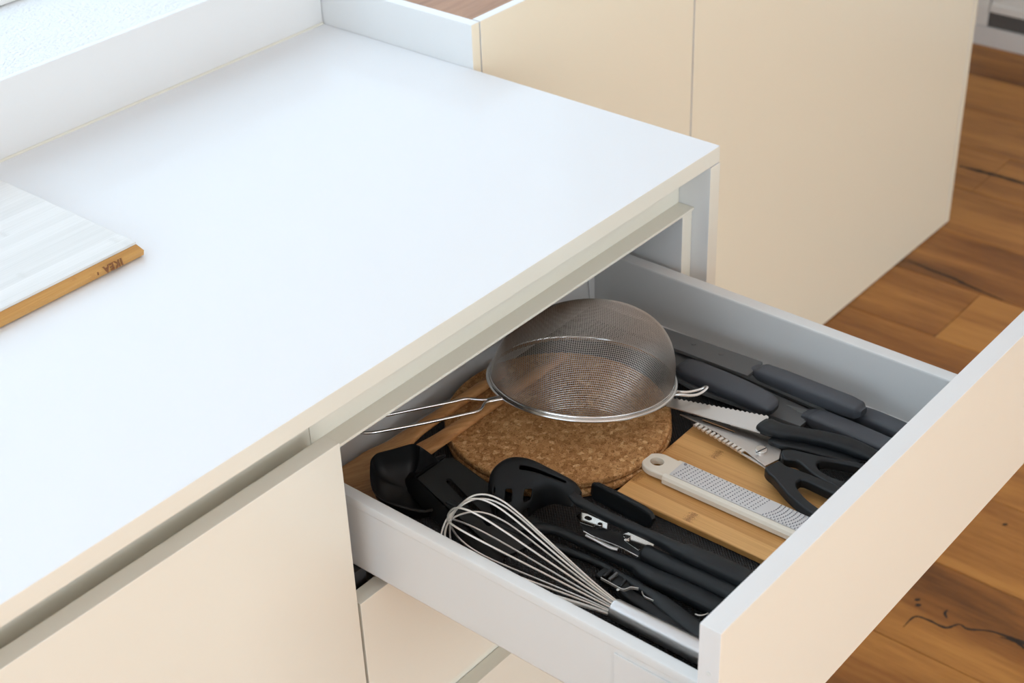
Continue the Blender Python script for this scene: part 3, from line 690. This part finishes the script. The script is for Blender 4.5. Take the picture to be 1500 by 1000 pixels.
hk = catmull([(-0.4876,-0.3046,0.6990), (-0.4868,-0.3087,0.6990), (-0.4829,-0.3122,0.6990), (-0.4762,-0.3139,0.6985), (-0.4586,-0.3161,0.6975)], 6)
tag(finish('steel_skewer', tube(hk, .0007, 8), M['wire']), 'thin bright steel skewer end peeking out beside the drawer front', 'skewer')

# bamboo board in the drawer
bc = [V((-.3802, -.1314, .6955)), V((-.2316, -.1290, .6955)), V((-.2316, -.3900, .6955)), V((-.3775, -.3900, .6955))]
tag(finish('bamboo_board', slab(bc, .0083, bev=.0016, seg=3), M['bam']), 'golden bamboo board lying in the drawer under the grater and scissors', 'board')

# grater
gr = thing('grater', 'flat ivory hand grater with hanging hole lying on the bamboo board', 'grater', (-0.3171,-0.2157,0.6960))
GA, GB = V((-0.3234,-0.1623,0.7040)), V((-0.3219,-0.3167,0.7040))
gd = (GB-GA).normalized(); gs = V((0, 0, 1)).cross(gd).normalized(); GL = .235
gw = .0186
pts = []
def gp(t, s, z): q = GA+gd*t+gs*s; return (q.x, q.y, z)
bm = bmesh.new(); rows = []
sec = [(-1, .6975), (-1, .7030), (-.90, .7060), (-.72, .7078), (0, .7082), (.72, .7078), (.90, .7060), (1, .7030), (1, .6975)]
for t in (0, .003, GL-.003, GL):
    k = .985 if t in (0, GL) else 1
    rows.append([bm.verts.new(gp(t, s*gw*k, z)) for s, z in sec])
for a, b in zip(rows[:-1], rows[1:]):
    for i in range(len(sec)-1): bm.faces.new((a[i], a[i+1], b[i+1], b[i]))
    bm.faces.new((a[-1], a[0], b[0], b[-1]))
bm.faces.new(rows[0]); bm.faces.new(rows[-1][::-1])
finish('body', bm, M['ivory'], gr, 25)
finish('grating_plate', slab([gp(.006, -.0128, .7090), gp(GL-.01, -.0128, .7090), gp(GL-.01, .0132, .7090), gp(.006, .0132, .7090)], .0010, bev=.0003), M['cover'], gr, 30)
bm = bmesh.new()
for c in range(20):
    for r in range(8):
        t = .013+c*.0051+(r-3.5)*.0007; s = -.0108+r*.0031+(c % 2)*.0008
        q = V(gp(t, s, .7091)); bb = bmesh.new()
        p = [q+gd*a+gs*b for a, b in ((-.0005, -.0006), (.0006, -.0004), (.0009, .0), (.0006, .0004), (-.0005, .0006))]
        slab([(v.x, v.y, .7096) for v in p], .0006, bev=0, bm=bm); bb.free()
for c in range(19):
    for r in range(9):
        t = .122+c*.0046+(r-4)*.0009-((r-4)/4)**2*.0022+.003; s = -.0115+r*.0029
        q = V(gp(t, s, .7091))
        p = [q+gd*a+gs*b for a, b in ((-.0003, -.0010), (.0004, -.0009), (.0008, .0), (.0004, .0009), (-.0003, .0010))]
        slab([(v.x, v.y, .7096) for v in p], .0006, bev=0, bm=bm)
finish('grating_teeth', bm, M['slit'], gr, 0, kind='stuff')
hd_ = []
for i in range(25):
    a = PI/2+PI*i/24; hd_.append(gp(-.0165+math.cos(a)*.0185, math.sin(a)*.0165, .7062))
hd_ = [gp(.002, .0155, .7062), gp(-.006, .0160, .7062)]+hd_+[gp(-.006, -.0160, .7062), gp(.002, -.0155, .7062)]
o = finish('hanging_loop', slab(hd_, .0085, bev=.0022, seg=4), M['ivory'], gr, 40)
bake(o, [capsule_cut(gp(-.0195, 0, .7), gp(-.0175, 0, .7), .0066, .68, .72, 16)])
finish('rivet', disc(gp(.0105, .0105, 0), .0017, .7088, .7098, .0003, 14), M['slit'], gr)

# scissors
sx_ = thing('kitchen_scissors', 'kitchen scissors with toothed steel blades and black loop handles on the bamboo board', 'scissors', (-0.2334,-0.2167,0.7000))
bl = [(-0.2401,-0.1148,0.7085), (-0.2329,-0.1349,0.7085), (-0.2258,-0.1633,0.7085), (-0.2210,-0.1988,0.7085), (-0.2260,-0.2209,0.7085), (-0.2290,-0.2382,0.7085), (-0.2442,-0.2451,0.7085), (-0.2631,-0.2400,0.7085), (-0.2586,-0.2262,0.7085), (-0.2540,-0.2105,0.7085), (-0.2441,-0.1665,0.7085), (-0.2416,-0.1363,0.7085)]
o = finish('upper_blade', slab(bl, .0014, bev=.0003), M['blade'], sx_, 30)
bake(o, [capsule_cut((-0.2346,-0.1423,0.7085), (-0.2323,-0.1799,0.7085), .0016, .70, .72)])
lb = [(-0.2438,-0.1351,0.7065), (-0.2561,-0.2093,0.7065), (-0.2583,-0.2380,0.7065), (-0.2643,-0.2418,0.7065), (-0.2583,-0.2065,0.7065), (-0.2511,-0.1713,0.7065)]
finish('lower_blade', slab(lb, .0014, bev=.0003), M['blade'], sx_, 30)
for i in range(12):
    f = i/11; c = V((-0.2448,-0.1403,0.7075))*(1-f)+V((-0.2552,-0.2057,0.7075))*f
    d1 = V(((-0.2448,-0.1403,0.7075)))-V((-0.2552,-0.2057,0.7075)); d1.normalize(); d2 = V((0, 0, 1)).cross(d1)
    finish('tooth', sweep([c-d2*.0030, c+d2*.0030], .0021, .0016, n=10, p=2.2), M['wire'], sx_)
c = (-0.2434,-0.2225,0.7095); finish('pivot_screw', disc(c, .0068, .7080, .7112, .0008, 28), M['steel'], sx_, 30)
a, b = V((-0.2525,-0.2218,0.7114)), V((-0.2390,-0.2255,0.7114))
finish('screw_slot', sweep([a, b], .0007, .0003, n=6, p=3), M['dark'], sx_)
def groove(z): return catmull([(-0.2340,-0.1383,0.7087), (-0.2327,-0.1589,0.7087), (-0.2307,-0.1824,0.7087), (-0.2286,-0.2037,0.7087)], 4)
# flat loop handles, each a plate with a finger hole
for ol, ho in (([(-0.2732,-0.2459,0.7165), (-0.2606,-0.2489,0.7165), (-0.2547,-0.2527,0.7165), (-0.2579,-0.2621,0.7165), (-0.2562,-0.2759,0.7165), (-0.2551,-0.3077,0.7165), (-0.2571,-0.3366,0.7165), (-0.2687,-0.3596,0.7165), (-0.2895,-0.3697,0.7165), (-0.3070,-0.3644,0.7165), (-0.3127,-0.3431,0.7165), (-0.3096,-0.3225,0.7165), (-0.3047,-0.3037,0.7165), (-0.2961,-0.2840,0.7165), (-0.2839,-0.2625,0.7165), (-0.2793,-0.2514,0.7165)], [(-0.2796,-0.2869,0.7165), (-0.2730,-0.2861,0.7165), (-0.2677,-0.2893,0.7165), (-0.2686,-0.3124,0.7165), (-0.2707,-0.3389,0.7165), (-0.2784,-0.3542,0.7165), (-0.2914,-0.3585,0.7165), (-0.2988,-0.3489,0.7165), (-0.2993,-0.3305,0.7165), (-0.2942,-0.3101,0.7165), (-0.2863,-0.2949,0.7165)]),
               ([(-0.2406,-0.2447,0.7170), (-0.2349,-0.2462,0.7170), (-0.2290,-0.2560,0.7170), (-0.2225,-0.2803,0.7170), (-0.2080,-0.3206,0.7170), (-0.2014,-0.3504,0.7170), (-0.2085,-0.3714,0.7170), (-0.2287,-0.3783,0.7170), (-0.2467,-0.3658,0.7170), (-0.2575,-0.3407,0.7170), (-0.2575,-0.3186,0.7170), (-0.2552,-0.2972,0.7170), (-0.2495,-0.2800,0.7170), (-0.2444,-0.2654,0.7170), (-0.2501,-0.2539,0.7170)], [(-0.2371,-0.2865,0.7170), (-0.2290,-0.2874,0.7170), (-0.2220,-0.3004,0.7170), (-0.2144,-0.3258,0.7170), (-0.2124,-0.3532,0.7170), (-0.2200,-0.3620,0.7170), (-0.2319,-0.3576,0.7170), (-0.2416,-0.3356,0.7170), (-0.2463,-0.3145,0.7170), (-0.2441,-0.2947,0.7170)])):
    o = finish('loop_handle', slab(catmull(ol, 3, closed=True), .0125, bev=0), M['blackm'], sx_, 40)
    hc = catmull(ho, 3, closed=True)
    cu_ = finish('cutter', slab([q+V((0, 0, .02)) for q in hc], .06, bev=0), M['dark'], smooth=0)
    bake(o, [cu_])
    b_ = o.modifiers.new('bv', 'BEVEL'); b_.width = .0026; b_.segments = 3; b_.limit_method = 'ANGLE'; b_.angle_limit = 1.0
    bake(o)

# serrated knife on top of the scissors
kn = thing('serrated_knife', 'serrated knife with a black handle lying over the grey knives', 'knife', (-0.1886,-0.1927,0.7000))
top, low = [], []
tA, tB = V((-0.2301,-0.0887,0.7150)), V((-0.1976,-0.2024,0.7190)); lA, lB = V((-0.2418,-0.0971,0.7130)), V((-0.2261,-0.2093,0.7170))
nT = 44
for i in range(nT+1):
    q = tA*(1-i/nT)+tB*(i/nT)
    q = q+(tA-lA).normalized()*(.0013 if i % 2 else -.0009); top.append(q)
blp = top+[lB, lA*(.5)+lB*.5, lA]
finish('blade', slab(blp, .0012, bev=0), M['blade'], kn, 20)
hp = catmull([(-0.2132,-0.2037,0.7180), (-0.2139,-0.2110,0.7180), (-0.2123,-0.2280,0.7182), (-0.2042,-0.2484,0.7180), (-0.1951,-0.2724,0.7170), (-0.1893,-0.2938,0.7160), (-0.1880,-0.3111,0.7150), (-0.1872,-0.3237,0.7140), (-0.1882,-0.3323,0.7140)], 6)
finish('handle', sweep(hp, [.0100, .0120, .0098, .0088, .0095, .0102, .0098, .0085, .0050], [.0045, .0062, .0066, .0068, .0070, .0070, .0066, .0055, .0035], n=18, p=3), M['blackm'], kn, 60)
# second black-handled knife below it
kn = thing('paring_knife', 'black handled paring knife mostly hidden under the serrated knife', 'knife', (-0.2074,-0.2305,0.7000))
hp = catmull([(-0.2206,-0.2219,0.7085), (-0.2209,-0.2297,0.7085), (-0.2144,-0.2512,0.7080), (-0.2061,-0.2838,0.7070), (-0.1978,-0.3159,0.7060)], 6)
finish('handle', sweep(hp, [.0075, .0082, .0082, .0084, .0075], [.0050, .0058, .0060, .0060, .0050], n=16, p=4), M['blackm'], kn, 50)
finish('blade', slab([(-0.2131,-0.2181,0.7070), (-0.2228,-0.2259,0.7070), (-0.2258,-0.1942,0.7065), (-0.2205,-0.1688,0.7060)], .0012, bev=0), M['blade'], kn, 0)

# grey knives in blade guards
def knife(name, label, guard, gth, handle, ws, hs, up=(0, 0, 1), dimples=(), pw_=4, gbev=.0006):
    k = thing(name, label, 'knife', handle[len(handle)//2], 'grey knives in blade guards')
    g = finish('blade_guard', slab(guard, gth, bev=gbev), M['guard'], k, 30)
    for d in dimples:
        finish('dimple', disc(d, .0030, d[2]-.0006, d[2]+.0004, .0004, 16), M['guard'], g, 40)
    finish('handle', sweep(catmull(handle, 7), ws, hs, up=up, n=20, p=pw_), M['grey'], k, 55)
    return k, g
# A: on top, along the drawer side
kA, g = knife('bread_knife', 'grey knife on top of the others along the far drawer side, its guard dimpled',
      [(-0.1250,0.0816,0.7185), (-0.1182,0.0052,0.7185), (-0.1098,-0.1391,0.7185), (-0.1128,-0.1410,0.7185), (-0.1442,-0.1410,0.7185), (-0.1478,-0.0277,0.7185), (-0.1524,0.0712,0.7185)], .0045,
      [(-0.1206,-0.1288,0.7140), (-0.1231,-0.1395,0.7150), (-0.1250,-0.1534,0.7160), (-0.1256,-0.1789,0.7165), (-0.1252,-0.2227,0.7160), (-0.1246,-0.2551,0.7155), (-0.1238,-0.2699,0.7150), (-0.1243,-0.2778,0.7150)],
      [.0085, .0090, .0110, .0112, .0112, .0115, .0105, .0060], [.0030, .0040, .0085, .0095, .0098, .0098, .0085, .0045],
      dimples=[(-0.1293,-0.0165,0.7190), (-0.1262,-0.0552,0.7190), (-0.1248,-0.0922,0.7190)])
# C: wide guard with moulded panel
kC, g = knife('chef_knife', 'grey knife with the widest guard, a moulded panel by its handle',
      [(-0.1253,-0.0299,0.7000), (-0.1363,-0.2272,0.7000), (-0.1695,-0.2263,0.7000), (-0.1707,-0.1991,0.7000), (-0.1790,-0.0957,0.7000), (-0.1716,-0.0478,0.7000)], .0055,
      [(-0.1462,-0.2193,0.6985), (-0.1471,-0.2301,0.7000), (-0.1487,-0.2422,0.7015), (-0.1496,-0.2808,0.7015), (-0.1509,-0.3229,0.7010), (-0.1505,-0.3590,0.7000)],
      [.0085, .0110, .0125, .0130, .0130, .0120], [.0050, .0075, .0090, .0095, .0095, .0085])
for a, b in (((1154, 594), (1188, 604)), ((1188, 604), (1178, 615)),):
    pass
pa = [(-0.1443,-0.1934,0.7003), (-0.1392,-0.2219,0.7003), (-0.1417,-0.2251,0.7003), (-0.1597,-0.2229,0.7003)]
finish('panel_line', tube(catmull(pa, 4), .0006, 6), M['guard2'], g)
for i, (u0, u1) in enumerate(((0, 1), (0.05, .95), (.1, .9), (.3, .9))):
    a = V((-0.1448,-0.1972,0.7003))*(1-i/4)+V((-0.1492,-0.2087,0.7003))*(i/4); b = V((-0.1413,-0.2170,0.7003))*(1-i/4)+V((-0.1481,-0.2168,0.7003))*(i/4)
    finish('moulded_line', tube([a*(1-u0)+b*u0, a*(1-u1)+b*u1], .0005, 6), M['guard2'], g)
# B: turned the other way, handle pointing at the whisk end of the row
kB, g = knife('utility_knife', 'grey knife with its thick rounded handle end beside the serrated blade',
      [(-0.1262,0.0345,0.7085), (-0.1337,-0.0645,0.7085), (-0.1655,-0.0768,0.7085), (-0.1682,-0.0615,0.7085), (-0.1646,-0.0427,0.7085), (-0.1628,0.0277,0.7085)], .0045,
      [(-0.1609,-0.0641,0.7085), (-0.1637,-0.0736,0.7100), (-0.1656,-0.0955,0.7115), (-0.1671,-0.1334,0.7120), (-0.1698,-0.1667,0.7125), (-0.1721,-0.1833,0.7125), (-0.1730,-0.1918,0.7120), (-0.1733,-0.1956,0.7110)],
      [.0100, .0125, .0130, .0132, .0128, .0120, .0105, .0060], [.0060, .0090, .0100, .0104, .0104, .0100, .0085, .0045], up=(-.3, -.2, 1), dimples=[(-0.1403,-0.0304,0.7090)])
# D: lowest, only its handle end shows
kD, g = knife('carving_knife', 'lowest grey knife, only its dark handle end showing by the drawer front',
      [(-0.0970,-0.0399,0.6960), (-0.1019,-0.2325,0.6960), (-0.1249,-0.2329,0.6960), (-0.1202,-0.0461,0.6960)], .004,
      [(-0.1124,-0.2299,0.6970), (-0.1144,-0.2525,0.6985), (-0.1111,-0.2804,0.6985), (-0.1124,-0.3187,0.6985), (-0.1141,-0.3563,0.6980)],
      [.0085, .0105, .0115, .0118, .0110], [.0060, .0090, .0100, .0100, .0090])

# face-weighted normals so that bevelled flat panels shade flat
for o in COL.objects:
    if o.type == 'MESH' and not o.modifiers and len(o.data.polygons) < 800 and o.name.split('.')[0] != 'plank':
        w_ = o.modifiers.new('weighted_normals', 'WEIGHTED_NORMAL'); w_.keep_sharp = True
